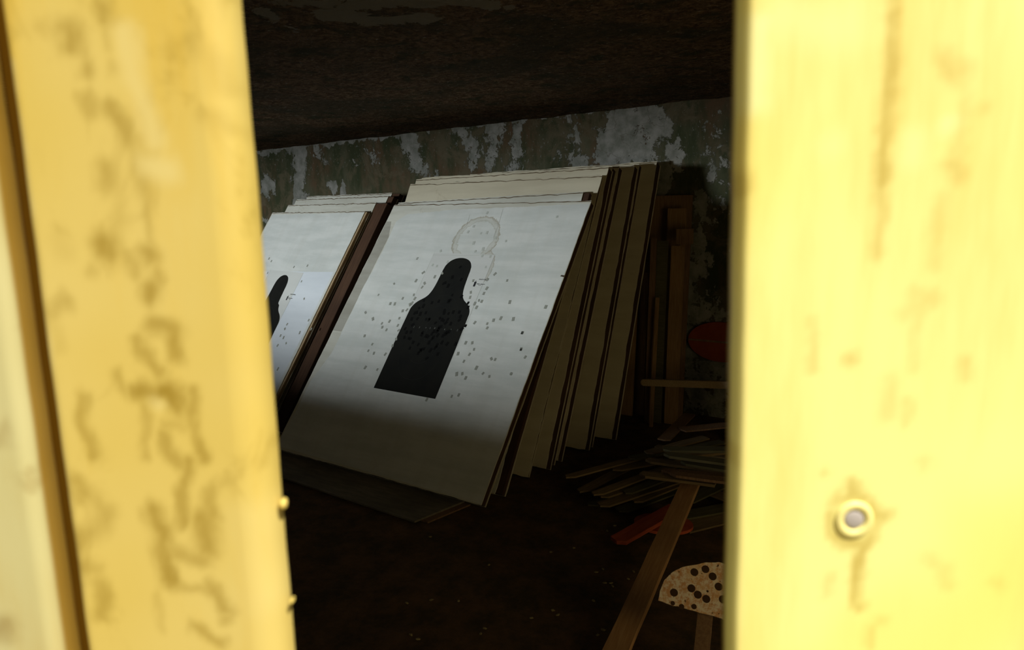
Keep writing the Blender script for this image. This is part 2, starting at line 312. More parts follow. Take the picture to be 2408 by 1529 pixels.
wallbox('wall_left', [(-8.75, -8.6, -0.43, YB + 0.02, 0, 2.56)])
wallbox('wall_right', [(1.5, 1.65, 0.63, 0.85, 0, 2.62), (1.5, 1.65, 2.25, YB + 0.02, 0, 2.62), (1.5, 1.65, 0.85, 2.25, 2.1, 2.62)])  # unseen opening added to let the warm fill lamp in
SILL = 1.35; LINT = 2.10
wallbox('wall_front', [(-8.6, -0.95, -0.43, -0.23, 0, SILL), (-8.6, -0.95, -0.43, -0.23, LINT, 2.57), (-8.6, -8.1, -0.43, -0.23, SILL, LINT), (-4.3, -0.95, -0.43, -0.23, SILL, LINT), (0.62, 1.5, 0.63, 0.8, 0, 2.6)])
bm = box_bm(-8.1, -4.3, -0.47, -0.19, SILL - 0.03, SILL); tag(link('window_1', bm_mesh(bm, 'window_1'), M_BROWN2), kind='structure')

# ------------------------------------------------------------------ the yellow boards the camera looks between
def panel_sz(px, py, dist):
    d = ray(px, py); t = dist / (d.x * HEAD.x + d.y * HEAD.y); p = EYE + d * t; return (p.x * SIDE.x + p.y * SIDE.y, p.z)
PD, PT = 0.30, 0.017
def plank(label, s0, s1, mat, stains=(), lights=(), lip=0.0, r=0.006, rl=0.004, wav=0.0, rot=0.0, seed=0, d0=PD, fine=True, round_r=True):
    # cross-section (s, depth): rounded front corners, optional lip on the left that runs behind the neighbour
    sec = []; th = PT
    nf = 60 if fine else 6
    for i in range(5):
        a = math.pi / 2 * i / 4; sec.append((s0 + rl - rl * math.cos(a), d0 + rl - rl * math.sin(a)))
    for i in range(1, nf): sec.append((s0 + rl + (s1 - s0 - rl - r) * i / nf, d0))
    for i in range(5):
        a = math.pi / 2 * i / 4; sec.append((s1 - r + r * math.sin(a), d0 + r - r * math.cos(a)))
    sec += [(s1, d0 + th * 0.9), (s1 - 0.001, d0 + th), (s0 - lip, d0 + th)]
    if lip: sec += [(s0 - lip, d0 + 0.0145), (s0, d0 + 0.0145)]
    else: sec += [(s0, d0 + th * 0.6)]
    zs = ([0.0, 0.6, 1.2] + lin(1.50, 2.05, 300) + [2.2, 2.5]) if fine else [0.0, 0.8, 1.6, 2.5]
    bm = bmesh.new(); rows = []; tn = math.tan(rot)
    for z in zs:
        row = []
        for k, (s, d) in enumerate(sec):
            ww = wav * (noise.noise(Vector((z * 9, seed, 0.3 if s > (s0 + s1) / 2 else 5.3))) + 0.5 * noise.noise(Vector((z * 40, seed, 0.3 if s > (s0 + s1) / 2 else 5.3)))) if (s <= s0 + r or s >= s1 - r) else 0
            ss = s + ww + (z - 1.8) * tn; P = HEAD * d + SIDE * ss; row.append(bm.verts.new((P.x, P.y, z)))
        rows.append(row)
    n = len(sec)
    for a, b in zip(rows, rows[1:]):
        for i in range(n): bm.faces.new((a[i], a[(i + 1) % n], b[(i + 1) % n], b[i]))
    bm.faces.new(rows[0]); bm.faces.new(rows[-1][::-1])
    me = bm_mesh(bm, 'plank', True)
    def capl(lst):
        out = []
        for pts, rr, st in lst:
            q = [panel_sz(px, py, d0) for px, py in pts]
            for i in range(max(1, len(q) - 1)): out.append((q[i], q[min(i + 1, len(q) - 1)], rr * 1.15 * 0.3 / FPX, st * 0.85))
        return out
    fs, fli = caps_fn(capl(stains), 2.4, (0.0024, 170)), caps_fn(capl(lights), 2.2, (0.0022, 90))
    S = lambda c: (c.x * SIDE.x + c.y * SIDE.y, c.z)
    paint(me, 'stain', lambda c: fs(S(c)) if stains and 1.45 < c.z < 2.1 else 0.0); paint(me, 'groove_shade', lambda c: 1.0 if (c.x * HEAD.x + c.y * HEAD.y) > d0 + .0110 and S(c)[0] < s0 + .002 + (c.z - 1.8) * tn else (0.9 if seed == 2 and (c.x * HEAD.x + c.y * HEAD.y) > d0 + .004 else 0.0)); paint(me, 'light', lambda c: fli(S(c)) if lights and 1.45 < c.z < 2.1 else 0.0)  # groove floor and its side wall get painted shade
    o = link('plank', me, mat); tag(o, label, 'board'); return o
sL = panel_sz(635, 764, PD + PT)[0]; sR = panel_sz(1707, 764, PD + PT)[0]
gR = panel_sz(98, 764, PD)[0]; gL = panel_sz(28, 764, PD)[0]
ST_L = [([(240, 15), (245, 45)], 14, .7), ([(165, 75), (170, 100)], 20, .8), ([(100, 65)], 14, .35), ([(258, 80), (255, 110)], 9, .4), ([(150, 110), (200, 120), (205, 170)], 9, .4), ([(203, 172)], 13, .6), ([(205, 235), (212, 255)], 14, .5), ([(265, 160)], 12, .35), ([(255, 250), (290, 290), (310, 330)], 14, .6), ([(292, 300), (300, 318)], 13, .6),
 ([(312, 330), (325, 420), (345, 500), (358, 560)], 8, .4), ([(245, 405), (250, 430)], 18, .5), ([(405, 110), (455, 95), (500, 130), (530, 200)], 14, .25), ([(480, 270), (545, 310)], 13, .3), ([(245, 575), (252, 592)], 23, .85), ([(270, 590), (300, 600), (320, 640)], 11, .5), ([(345, 595), (350, 605)], 16, .7), ([(370, 640), (378, 660)], 10, .5), ([(355, 680), (350, 695)], 18, .8), ([(215, 640)], 12, .4), ([(120, 735), (150, 710)], 16, .55), ([(135, 560), (150, 590)], 16, .15),
 ([(360, 765), (410, 775), (418, 840)], 15, .75), ([(325, 800), (350, 850), (378, 880)], 12, .7), ([(275, 870), (288, 925)], 9, .5), ([(330, 925), (345, 918), (405, 922), (418, 955)], 16, .95), ([(448, 920), (455, 1000), (478, 1080)], 10, .7), ([(335, 940), (342, 1000), (342, 1075)], 9, .5), ([(385, 1000), (430, 1005)], 10, .4), ([(385, 1030), (418, 1090)], 12, .6), ([(445, 1085), (428, 1160), (424, 1235)], 12, .75), ([(490, 1150), (498, 1215)], 12, .6),
 ([(355, 1200), (382, 1250), (385, 1320), (400, 1370)], 15, .85), ([(475, 1220), (492, 1290)], 20, .75), ([(400, 1290), (480, 1320)], 14, .55), ([(400, 1370), (450, 1385), (490, 1390)], 9, .5), ([(500, 1380), (532, 1430)], 15, .7), ([(192, 930), (194, 1000), (225, 1070)], 12, .65), ([(180, 1140), (215, 1170), (250, 1210), (210, 1260), (150, 1290)], 18, .5), ([(165, 1280), (190, 1265)], 20, .5), ([(185, 1330), (225, 1335)], 16, .5), ([(232, 1370), (240, 1400), (240, 1450)], 14, .65), ([(370, 1400), (378, 1480)], 9, .3), ([(460, 1475), (520, 1515)], 12, .6), ([(535, 1460)], 12, .5), ([(600, 1090)], 12, .3), ([(130, 770), (140, 820)], 12, .25)]
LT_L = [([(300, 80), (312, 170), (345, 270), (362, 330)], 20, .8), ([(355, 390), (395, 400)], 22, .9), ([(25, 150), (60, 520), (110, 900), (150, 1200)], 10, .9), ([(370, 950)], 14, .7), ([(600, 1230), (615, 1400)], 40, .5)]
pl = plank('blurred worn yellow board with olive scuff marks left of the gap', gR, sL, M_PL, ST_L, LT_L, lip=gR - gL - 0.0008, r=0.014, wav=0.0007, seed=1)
plank('slice of yellow board with painted-in vignette at the far left beyond the groove', gL - 0.10, gL, M_PF, [([(5, 1480)], 25, .7), ([(8, 1000), (5, 1040)], 12, .4)], [], lip=0.011, wav=0.0005, seed=2)
ST_R = [([(2110, -20), (2098, 120), (2088, 220), (2080, 330), (2075, 430)], 11, .75), ([(2093, 215)], 15, .4), ([(2072, 430), (2062, 600)], 10, .5), ([(2068, 465), (2070, 520)], 14, .5), ([(2222, 140), (2250, 175), (2272, 165)], 16, .5), ([(2275, 180), (2265, 300), (2245, 380)], 10, .3), ([(2238, 395), (2250, 410)], 16, .5), ([(2308, 260)], 12, .35), ([(2215, 460), (2200, 620)], 12, .25), ([(1912, 760), (1910, 870)], 9, .35), ([(2005, 840), (2006, 850)], 13, .5), ([(2095, 900), (2085, 970)], 16, .35), ([(2150, 680), (2150, 860)], 12, .25), ([(2272, 850), (2270, 880)], 12, .4), ([(2130, 1000), (2140, 950)], 10, .3),
 ([(1970, 1170), (1965, 1180)], 14, .6), ([(2010, 1140), (2012, 1165)], 12, .8), ([(1955, 1205), (1960, 1250), (1990, 1285), (2040, 1282), (2062, 1240), (2060, 1200), (2035, 1170), (1975, 1175)], 9, .7), ([(2055, 1205), (2078, 1215)], 14, .85), ([(2022, 1290), (2016, 1380), (2020, 1430)], 10, .85), ([(2045, 1480), (2050, 1520)], 10, .5), ([(1948, 1350), (1945, 1400)], 8, .3), ([(2180, 1310), (2220, 1330), (2230, 1380)], 11, .25), ([(2175, 1090)], 14, .25), ([(1755, 420), (1750, 445)], 13, .5), ([(1725, 1060), (1722, 1100)], 10, .4), ([(1715, 1310)], 9, .3), ([(2070, 1460)], 12, .3), ([(1940, 1110)], 10, .35), ([(2170, 690), (2200, 710)], 12, .3), ([(2350, 1370)], 14, .3), ([(2120, 740), (2170, 720)], 14, .25)]
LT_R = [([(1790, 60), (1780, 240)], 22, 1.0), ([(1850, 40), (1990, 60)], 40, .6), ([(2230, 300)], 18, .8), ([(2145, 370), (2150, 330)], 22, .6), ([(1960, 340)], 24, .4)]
pr = plank('broad pale yellow board right of the gap with a ringed screw head', sR, sR + 0.20, M_PR, ST_R, LT_R, lip=0.0, r=0.005, wav=0.0006, rot=-0.014, seed=3)
# the countersunk screw and its painted washer
ss, sz_ = panel_sz(2008, 1222, PD)
def ring_bm(R, r0, seg=40, k=10):
    bm = bmesh.new(); rows = []
    for i in range(seg):
        a = 2 * math.pi * i / seg; rows.append([bm.verts.new(((R + r0 * math.cos(2 * math.pi * j / k)) * math.cos(a), r0 * 0.7 * math.sin(2 * math.pi * j / k), (R + r0 * math.cos(2 * math.pi * j / k)) * math.sin(a))) for j in range(k)])
    for i in range(seg):
        for j in range(k): bm.faces.new((rows[i][j], rows[(i + 1) % seg][j], rows[(i + 1) % seg][(j + 1) % k], rows[i][(j + 1) % k]))
    return bm
BM_ = basis(SIDE, Vector((0, 0, 1)), -HEAD, HEAD * PD + SIDE * ss + Vector((0, 0, sz_)))
wsh = link('washer', bm_mesh(ring_bm(0.0068, 0.0021), 'washer', True), M_ring); wsh.matrix_world = BM_; wsh.parent = pr; wsh['label'] = 'round painted washer ring'
bm = bmesh.new(); bmesh.ops.create_uvsphere(bm, u_segments=24, v_segments=12, radius=0.0046)
for v in bm.verts: v.co.y *= 0.25
scr = link('screw_head', bm_mesh(bm, 'screw', True), M_scr); scr.parent = wsh; scr['label'] = 'dull grey screw head'
# paint flakes curling off the left board's edge
for px, py, a, b in ((667, 1185, 0.0019, 0.0026), (688, 1412, 0.0007, 0.0013)):
    s_, z_ = panel_sz(px, py, PD + PT * 0.6); bm = bmesh.new(); bmesh.ops.create_icosphere(bm, subdivisions=3, radius=1)
    for v in bm.verts:
        k = 1 + 0.35 * noise.noise(v.co * 1.7 + Vector((px, 0, 0))); v.co = Vector((v.co.x * a * k, v.co.y * 0.003, v.co.z * b * k))
    f = link('paint_flake', bm_mesh(bm, 'flake', True), M_PL); f.matrix_world = basis(SIDE, Vector((0, 0, 1)), -HEAD, HEAD * (PD + PT * 0.6) + SIDE * s_ + Vector((0, 0, z_))); f.parent = pl
# the rest of the boarding, past the frame edges, out to the door jambs
s = gL - 0.10 - 0.012; k = 0
while s > -0.84:
    s0 = max(s - 0.145, -0.86)
    plank('weathered yellow board of the boarded doorway, %s the groove' % ('first past' if k == 0 else 'second past' if k == 1 else 'third past' if k == 2 else 'farthest from'), s0, s, M_PL, fine=False, seed=20 + k); s = s0 - 0.008; k += 1
s = sR + 0.205; k = 0
while s < 0.80:
    s1 = min(s + 0.15, 0.86)
    plank('pale yellow board of the boarded doorway, %s the screw board' % ('first past' if k == 0 else 'second past' if k == 1 else 'third past' if k == 2 else 'farthest from'), s, s1, M_PR, fine=False, rot=-0.014, seed=40 + k); s = s1 + 0.008; k += 1

# ------------------------------------------------------------------ target frames
def face_outline(w, h, j, seed): return ragged(-w / 2, w / 2, 0, h, j, 0.04, seed)
def target_frame(label, BR, TR, psi, w, thick, face=M_FACE, seed=0, rail=M_RAIL, back=True, over=0.0, torn=0.004, group=None, inset=0.0):
    BR, TR = Vector(BR), Vector(TR); v = TR - BR; h = v.length; v = v / h
    u = Vector((math.cos(psi), -math.sin(psi), 0)); u = (u - v * u.dot(v)).normalized(); n = u.cross(v)
    M = basis(u, v, n, BR - u * (w / 2)); e = empty('target_frame', M); tag(e, label, 'target frame', group)
    fs = link('face_board', bm_mesh(prism_bm(ragged(-w / 2, w / 2 - inset, 0.0, h, torn, 0.04, seed), 0.0, 0.007), 'face'), face, e)
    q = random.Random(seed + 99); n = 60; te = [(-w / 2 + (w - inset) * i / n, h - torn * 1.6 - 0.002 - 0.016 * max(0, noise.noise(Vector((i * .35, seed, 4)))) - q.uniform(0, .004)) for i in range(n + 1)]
    link('torn_shadow_edge', bm_mesh(prism_bm(te + [(x, z + .003 + q.uniform(0, .005)) for x, z in te[::-1]], -0.0016, 0.0), 'edge'), M_TORN_SHADE, e)  # torn rim, darkened to paint the thin shadow line between stacked sheets
    rw = 0.055
    for s in (-1, 1):
        x0, x1 = (-w / 2 + 0.004 - (0.018 if inset else 0), -w / 2 + rw) if s < 0 else (w / 2 - max(rw, inset), w / 2 - 0.003)
        link('side_rail', bm_mesh(box_bm(x0, x1, 0.0075, thick - 0.006, 0.004, h - 0.006 + over, 0.002), 'rail'), rail, e)
    link('top_rail', bm_mesh(box_bm(-w / 2 + rw, w / 2 - max(rw, inset), 0.0075, thick - 0.006, h - 0.06, h - 0.006, 0.002), 'rail'), rail, e)
    link('bottom_rail', bm_mesh(box_bm(-w / 2 + rw, w / 2 - max(rw, inset), 0.0075, thick - 0.006, 0.004, 0.06, 0.002), 'rail'), rail, e)
    link('middle_rail', bm_mesh(box_bm(-w / 2 + rw, w / 2 - max(rw, inset), 0.0075, thick - 0.012, h * 0.48, h * 0.48 + 0.05, 0.002), 'rail'), rail, e)
    if back: link('back_board', bm_mesh(prism_bm(ragged(-w / 2, w / 2 + 0.002, 0.002, h - 0.002, 0.003, 0.05, seed + 5), thick - 0.0055, thick), 'back'), M_FACE2, e)
    return e, M, w, h

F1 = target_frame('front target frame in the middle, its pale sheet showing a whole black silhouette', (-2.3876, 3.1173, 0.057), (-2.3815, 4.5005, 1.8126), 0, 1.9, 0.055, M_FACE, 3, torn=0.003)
FR = 'target frames leaning in the middle stack'
frames = [
 ('second target frame of the middle stack, its top corner cut back to a dark notch', (-2.4049, 3.3546, 0.027), (-2.4723, 4.6527, 1.8805), .045, 1.87, M_FACE, 0),
 ('third target frame of the middle stack, wide pale band showing along its top', (-2.444, 3.7044, 0.016), (-2.4446, 4.79, 1.997), .026, 1.90, M_FACE2, 0),
 ('fourth target frame of the middle stack, topmost of the sunlit sheets', (-2.3944, 3.855, 0.034), (-2.4243, 4.857, 2.06), .075, 1.90, M_FACE2, 0),
 ('fifth target frame of the middle stack, only its dark edge and thin top showing', (-2.418, 3.946, 0.033), (-2.439, 4.947, 2.066), .075, 1.90, M_FACE2, 0),
 ('sixth target frame of the middle stack, narrow dark edge before the broad olive face', (-2.408, 4.037, 0.031), (-2.425, 5.035, 2.072), .070, 1.88, M_FACE2, 0),
 ('target frame with the broad olive face strip showing behind the sunlit sheets', (-2.3514, 4.3277, 0.0337), (-2.4093, 5.2765, 2.0885), .078, 1.9, M_FACE2, 0),
 ('thin-edged target frame between the two olive face strips', (-2.362, 4.420, 0.024), (-2.408, 5.370, 2.098), .055, 1.9, M_FACE2, 0),
 ('rearmost target frame of the middle stack, tallest, with the narrow olive face strip', (-2.2846, 4.6274, 0.0342), (-2.3186, 5.5104, 2.1186), .085, 1.9, M_FACE2, 0)]
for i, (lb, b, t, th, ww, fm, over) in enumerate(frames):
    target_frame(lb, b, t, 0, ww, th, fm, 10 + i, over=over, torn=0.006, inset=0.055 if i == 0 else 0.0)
P8 = math.radians(8)
def lf(label, T, th_deg, w, thick, seed, zb=0.0, rail=M_RAIL, over=0.0, psi=P8, face=M_FACE, inset=0.0):
    T = Vector(T); th = math.radians(th_deg); p = Vector((math.sin(psi), math.cos(psi), 0)); v = p * math.sin(th) + Vector((0, 0, math.cos(th)))
    zb = thick * math.sin(th) + .001; h = (T.z - zb) / math.cos(th); return target_frame(label, T - v * h, T, psi, w, thick, face, seed, rail=rail, over=over, inset=inset)
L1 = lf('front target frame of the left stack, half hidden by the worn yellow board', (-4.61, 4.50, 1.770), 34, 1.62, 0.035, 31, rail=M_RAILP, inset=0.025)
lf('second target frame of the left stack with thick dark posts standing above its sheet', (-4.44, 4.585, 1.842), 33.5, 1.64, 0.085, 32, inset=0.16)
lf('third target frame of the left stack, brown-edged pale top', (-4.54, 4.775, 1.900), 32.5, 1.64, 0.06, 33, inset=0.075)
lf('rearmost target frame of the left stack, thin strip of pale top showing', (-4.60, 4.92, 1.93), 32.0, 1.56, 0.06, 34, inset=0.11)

# ---- what is stuck on the two front faces
def flat(name, poly, y, t, mat, parent, off=(0, 0)):
    return link(name, bm_mesh(prism_bm([(x + off[0], z + off[1]) for x, z in poly], y - t, y), name), mat, parent)
e1, M1, W1, H1 = F1; I1 = M1.inverted()
def uv_of(I):
    def f(px, py):
        d = ray(px, py); o = I @ EYE; dd = I.to_3x3() @ d; t = -o.y / dd.y; p = o + dd * t; return (p.x, p.z)
    return f
uv1 = uv_of(I1)
# cover paper with a torn top-left corner
rr = random.Random(5)
def tear(pts, j=0.006, step=0.03, closed=True):
    out = []
    for a, b in zip(pts, pts[1:] + (pts[:1] if closed else [])):
        n = max(1, int(math.dist(a, b) / step))
        for i in range(n):
            t = i / n; out.append((a[0] + (b[0] - a[0]) * t + rr.uniform(-j, j) * (i > 0), a[1] + (b[1] - a[1]) * t + rr.uniform(-j, j) * (i > 0)))
    return out
c0 = [uv1(*p) for p in ((931, 522), (958, 504), (1020, 498), (1090, 492), (1160, 489), (1240, 487), (1320, 482))]
hw = W1 / 2
top_edge = tear(c0 + [(hw - 0.004, H1 - 0.03)], 0.004, closed=False)
left = tear([uv1(*p) for p in ((905, 580), (880, 630), (852, 680), (842, 702), (800, 790), (775, 840))], 0.004, closed=False)
cover = [(-hw + 0.03, 0.55), (-hw + 0.03, 0.30), (-hw + 0.004, 0.02), (hw - 0.004, 0.006), (hw - 0.004, H1 * .5), (hw - 0.004, H1 - 0.03)]
cp = flat('cover_paper', cover + top_edge[::-1] + left, 0.0, 0.0008, M_COVER, e1); cp['label'] = 'grey-white cover paper with a brown water ring'
# grey margin down the left side
flat('grey_margin', [(-hw + 0.001, 1.0), (-hw + 0.10, 1.0), (-hw + 0.115, 1.9), (-hw + 0.06, 2.06), (-hw + 0.004, 2.06)], 0.0, 0.0004, M_GREY, e1)
SH = (0.972 - 0.95, 0.0)      # centre of the printed sheet on the frame
def sheet(parent, cx, z0, mat):
    o = flat('target_sheet', [(cx - .29, z0), (cx + .29, z0), (cx + .29, z0 + 1.165), (cx - .29, z0 + 1.165)], -0.0008, 0.0005, mat, parent)
    for x in (-.29, .29):     # frayed side edges
        pts = [(cx + x + rr.uniform(-.0015, .0015) + (0.0016 if k else -0.0016), z0 + 0.4 + (0.765 * i / 20)) for k in (0, 1) for i in (range(21) if k == 0 else range(20, -1, -1))]
        flat('sheet_edge', pts, -0.0013, 0.0001, M_PATCHL, o)
    return o
ts1 = sheet(e1, SH[0], 0.592, M_SHEET)
# silhouette: head, neck, shoulders, body down to the sheet's bottom edge
def silhouette(parent, cx, zb, hs=1.0):
    P = [(-.288, 0), (.288, 0), (.286, 0.40), (.280, 0.625)]
    curve = [(.280, .665), (.262, .705), (.232, .735), (.205, .752), (.180, .770), (.160, .795), (.146, .830), (.138, .872), (.133, .93), (.128, 1.04)]
    P += curve
    P += [(.112 + 0 * i, 1.075) for i in (0,)] + [(.092, 1.098), (.066, 1.114), (.034, 1.124), (0, 1.127)]
    L = [(-x, z) for x, z in P[2:-1]][::-1]
    pts = P + L
    # smooth by one Chaikin pass away from the base
    q = [pts[0], pts[1]]
    for a, b in zip(pts[1:], pts[2:] + pts[:1]):
        if a is pts[1] or b is pts[0]: q.append(b if a is pts[1] else a); continue
        q.append((a[0] * .75 + b[0] * .25, a[1] * .75 + b[1] * .25)); q.append((a[0] * .25 + b[0] * .75, a[1] * .25 + b[1] * .75))
    q = [p for i, p in enumerate(q) if i == 0 or math.dist(p, q[i - 1]) > 1e-4]
    q = [(x * (hs if z > .84 else 1.0), z) for x, z in q]
    o = flat('silhouette', q, -0.0013, 0.0004, M_BLACK, parent, (cx, zb)); o['label'] = 'solid black bottle-shaped silhouette'
    def oval(cz, rx, rz, w=0.0016, squar=1.0):
        n = 64; a = []; b = []
        for i in range(n + 1):
            t = 2 * math.pi * i / n; c, s = math.cos(t), math.sin(t); k = lambda v, p: math.copysign(abs(v) ** p, v)
            a.append((rx * k(c, squar), cz + rz * k(s, squar))); b.append(((rx - w) * k(c, squar), cz + (rz - w) * k(s, squar)))
        bm = bmesh.new(); va = [bm.verts.new((x + cx, -0.0019, z + zb)) for x, z in a[:-1]]; vb = [bm.verts.new((x + cx, -0.0019, z + zb)) for x, z in b[:-1]]
        for i in range(n): bm.faces.new((va[i], va[(i + 1) % n], vb[(i + 1) % n], vb[i]))
        bmesh.ops.solidify(bm, geom=bm.faces[:], thickness=0.0003)
        link('score_ring', bm_mesh(bm, 'ring'), M_LINE, o)
    oval(.975, .062 * hs, .110, squar=0.85); oval(.45, .205, .345, squar=0.85); oval(.47, .135, .235, squar=0.85); oval(.475, .070, .130, squar=0.9); oval(.475, .036, .066)
    return o
sil1 = silhouette(e1, SH[0], 0.592)
def text(body, x, z, size, mat, parent, y=-0.0019, sx=1.0):
    c = bpy.data.curves.new('txt', 'FONT'); c.body = body; c.size = size; c.extrude = 0.0001; c.align_x = 'CENTER'
    t = bpy.data.objects.new('txt', c); COL.objects.link(t); bpy.context.view_layer.update()
    me = bpy.data.meshes.new_from_object(t.evaluated_get(bpy.context.evaluated_depsgraph_get())); bpy.data.objects.remove(t)
    for v in me.vertices: v.co = Vector((x + v.co.x * sx, y - v.co.z, z + v.co.y))
    return link('score_number' if mat is M_NUM else 'printed_text', me, mat, parent)
for ch, px, py in (('2', 973, 771), ('3', 986, 772), ('4', 1001, 773), ('5', 1011, 774), ('X', 1022, 774), ('4', 1045, 777), ('3', 1060, 778), ('2', 1075, 779)):
    x, z = uv1(px, py); text(ch, x, z, 0.020, M_NUM, sil1, sx=0.8)
def prints(parent, f, tb):
    # small printer's mark: a tiny standing figure and lines of type too small to read
    x, z = tb; fig = [(0, 0), (.018, 0), (.018, .03), (.021, .036), (.012, .040), (.012, .046), (.009, .052), (.006, .046), (.006, .040), (-.003, .036), (0, .03)]
    flat('printed_mark', fig, -0.0014, 0.0002, M_INK, parent, (x, z))
    for (x0, x1, dz, hh, m) in ((.030, .112, .058, .010, M_INKG), (.026, .095, .020, .007, M_INK), (.044, .064, .010, .006, M_INKG)):
        bm = bmesh.new(); q = x0; r2 = random.Random(int(x0 * 1000))
        while q < x1:
            g = r2.uniform(.002, .0045); box_bm(x + q, x + q + g, -0.0016, -0.0014, z + dz, z + dz + hh * r2.uniform(.75, 1), bm=bm); q += g + r2.choice((.001, .0012, .003))
        link('printed_text', bm_mesh(bm, 'print'), m, parent)
a = uv1(1112, 674); prints(ts1, uv1, (a[0], a[1]))

# pasters: little square patches over old holes
LP = [(905,125),(808,222),(768,262),(860,272),(903,267),(965,305),(808,342),(1040,328),(875,385),(570,400),(820,402),(400,455),(870,435),(928,440),(620,478),(513,500),(543,508),(895,515),(928,545),(445,555),(582,560),(960,565),(528,585),(1048,612),(805,613),(905,605),(393,613),(235,635),(455,632),(437,660),(902,668),(123,715),(787,697),(880,705),(377,715),(297,740),(385,742),(782,733),(208,778),(240,780),(350,785),(365,775),(845,755),(865,762),(1067,767),(815,778),(828,805),(30,842),(297,830),(327,823),(1003,883),(1092,889),(83,888),(950,898),(273,883),(202,905),(815,915),(905,922),(148,920),(262,935),(905,953),(150,948),(180,967),(268,970),(1157,988),(23,1010),(250,1033),(750,1060),(797,1060),(78,1070),(225,1080),(1148,1105),(810,1107),(50,1117),(90,1135),(172,1142),(695,1138),(777,1143),(1178,1163),(935,1175),(962,1180),(737,1193),(28,1237),(115,1252),(827,1240),(875,1280),(685,1285),(725,1282),(750,1313),(920,1302),(1077,1283),(700,1435),(650,1445),(470,1468)]
PX = [(850 + x * .327, 460 + y * .327) for x, y in LP]
PX += [(1150 + x * .2616, 350 + y * .2616) for x, y in ((612,612),(510,1423))] + [(1150 + x * .2813, 700 + y * .2813) for x, y in ((278,296),(268,435),(185,638))]
NEAR = [(600 + x * .3077, 430 + y * .3074) for x, y in ((1240,580),(1060,770),(945,860),(1128,885),(678,1127),(730,1130),(900,1235),(843,1410),(613,1475))]
r3 = random.Random(11)
pm = {}
def patch_me(mat, key):
    if key not in pm: pm[key] = bm_mesh(box_bm(-.0085, .0085, -.0005, 0, -.0125, .0125), 'patch'); pm[key].materials.append(mat)
    return pm[key]
def patches(pts, f, parent, mat, name, y, sc=1.0):
    for px, py in pts:
        x, z = f(px, py); o = link(name, patch_me(mat, mat.name), None, parent); o.location = (x, y, z)
        o.rotation_euler = (0, r3.choice((r3.uniform(-.25, .25), r3.uniform(-.9, .9), r3.uniform(-.3, .3))), 0); s = r3.uniform(.85, 1.2) * sc; o.scale = (s, 1, s * r3.uniform(.85, 1.1))
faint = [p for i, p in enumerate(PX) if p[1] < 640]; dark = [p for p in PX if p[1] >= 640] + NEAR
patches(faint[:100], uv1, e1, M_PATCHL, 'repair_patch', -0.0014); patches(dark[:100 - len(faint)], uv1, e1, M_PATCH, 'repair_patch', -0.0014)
BPX = [(1080,85),(1210,105),(800,190),(895,170),(1030,170),(1050,160),(690,160),(683,235),(623,265),(1300,195),(1300,255),(970,330),(972,300),(1095,320),(1030,340),(1180,320),(560,335),(590,325),(640,345),(715,330),(600,410),(520,415),(755,430),(720,420),(770,415),(910,405),(940,425),(1180,430),(1195,380),(960,440),(1060,480),(990,470),(1020,420),(535,495),(850,470),(930,520),(890,560),(900,530),(830,585),(870,590),(1040,590),(1010,600),(985,620),(950,650),(720,650),(745,660),(660,630),(670,600),(500,690),(480,680),(540,740),(495,820),(610,770),(660,840),(640,850),(800,690),(820,670),(870,780),(860,800),(1010,760),(940,740),(880,900),(610,890),(730,960),(780,850),(840,820),(420,670),(450,600),(510,595),(1130,760),(1265,510),(1210,555),(430,550),(690,830),(760,740),(800,620),(880,640)]
BPX = [(880 + x * .17, 680 + y * .17) for x, y in BPX] + [(850 + x * .327, 460 + y * .327) for x, y in ((712,515),(655,588),(718,605),(590,635),(605,628),(625,650))]
patches(BPX[:95], uv1, sil1, M_BP, 'black_patch', -0.0018, 1.15)
# small tear by the right edge, hanging paper strip at the top
x, z = uv1(1321, 650); flat('torn_hole', tear([(x - .012, z), (x + .018, z - .006), (x + .02, z + .006), (x - .004, z + .01)], .002, .006), -0.0012, 0.0003, M_EDGE, e1)
x, z = uv1(1165, 520)
for pts in (((1105, 505), (1098, 530), (1066, 560)), ((1183, 492), (1172, 530), (1160, 560)), ((1018, 600), (1090, 601), (1165, 600))):
    q = [uv1(*p) for p in pts]; w_ = .0012; poly = [(a - w_, b + w_) for a, b in q] + [(a + w_, b - w_) for a, b in q[::-1]]
    flat('paper_crease', poly, -0.0014, 0.0001, M_PATCHL, e1)

# left front frame
e2, M2, W2, H2 = L1; I2 = M2.inverted(); uv2 = uv_of(I2)
hw2 = W2 / 2
TR2 = uv2(784, 640); TL2 = uv2(640, 638)
flat('cover_paper', tear([(-hw2 + .004, .01), (hw2 - .03, .01), (hw2 - .03, H2 - .012), (-hw2 + .02, H2 - .03)], .004, .05), 0.0, 0.0006, M_COVERL, e2)
fr2 = flat('fresh_sheet', [(TL2[0] - .16, .25), (TR2[0] - .005, .25), TR2, (TL2[0] - .16, TL2[1] - .01)], -0.0006, 0.0002, M_SHEETL, e2); fr2['label'] = 'cleaner bluish-white paper'
cx2 = (uv2(714, 642)[0]) - .29; z2 = uv2(714, 642)[1] - 1.165
ts2 = sheet(e2, cx2, z2, M_SHEET); silhouette(ts2, cx2 + .01, z2, hs=.82)
a = uv2(672, 706); prints(ts2, uv2, a)
PL2 = [(600 + x * .3077, 430 + y * .3074) for x, y in ((107,580),(125,600),(297,645),(400,635),(375,888),(245,1083),(228,1118),(410,1052),(342,1147),(218,1185),(238,1228),(173,1245),(175,1425),(97,690),(355,755),(430,1120),(195,1170))]
patches(PL2, uv2, e2, M_PATCH, 'repair_patch', -0.0016)
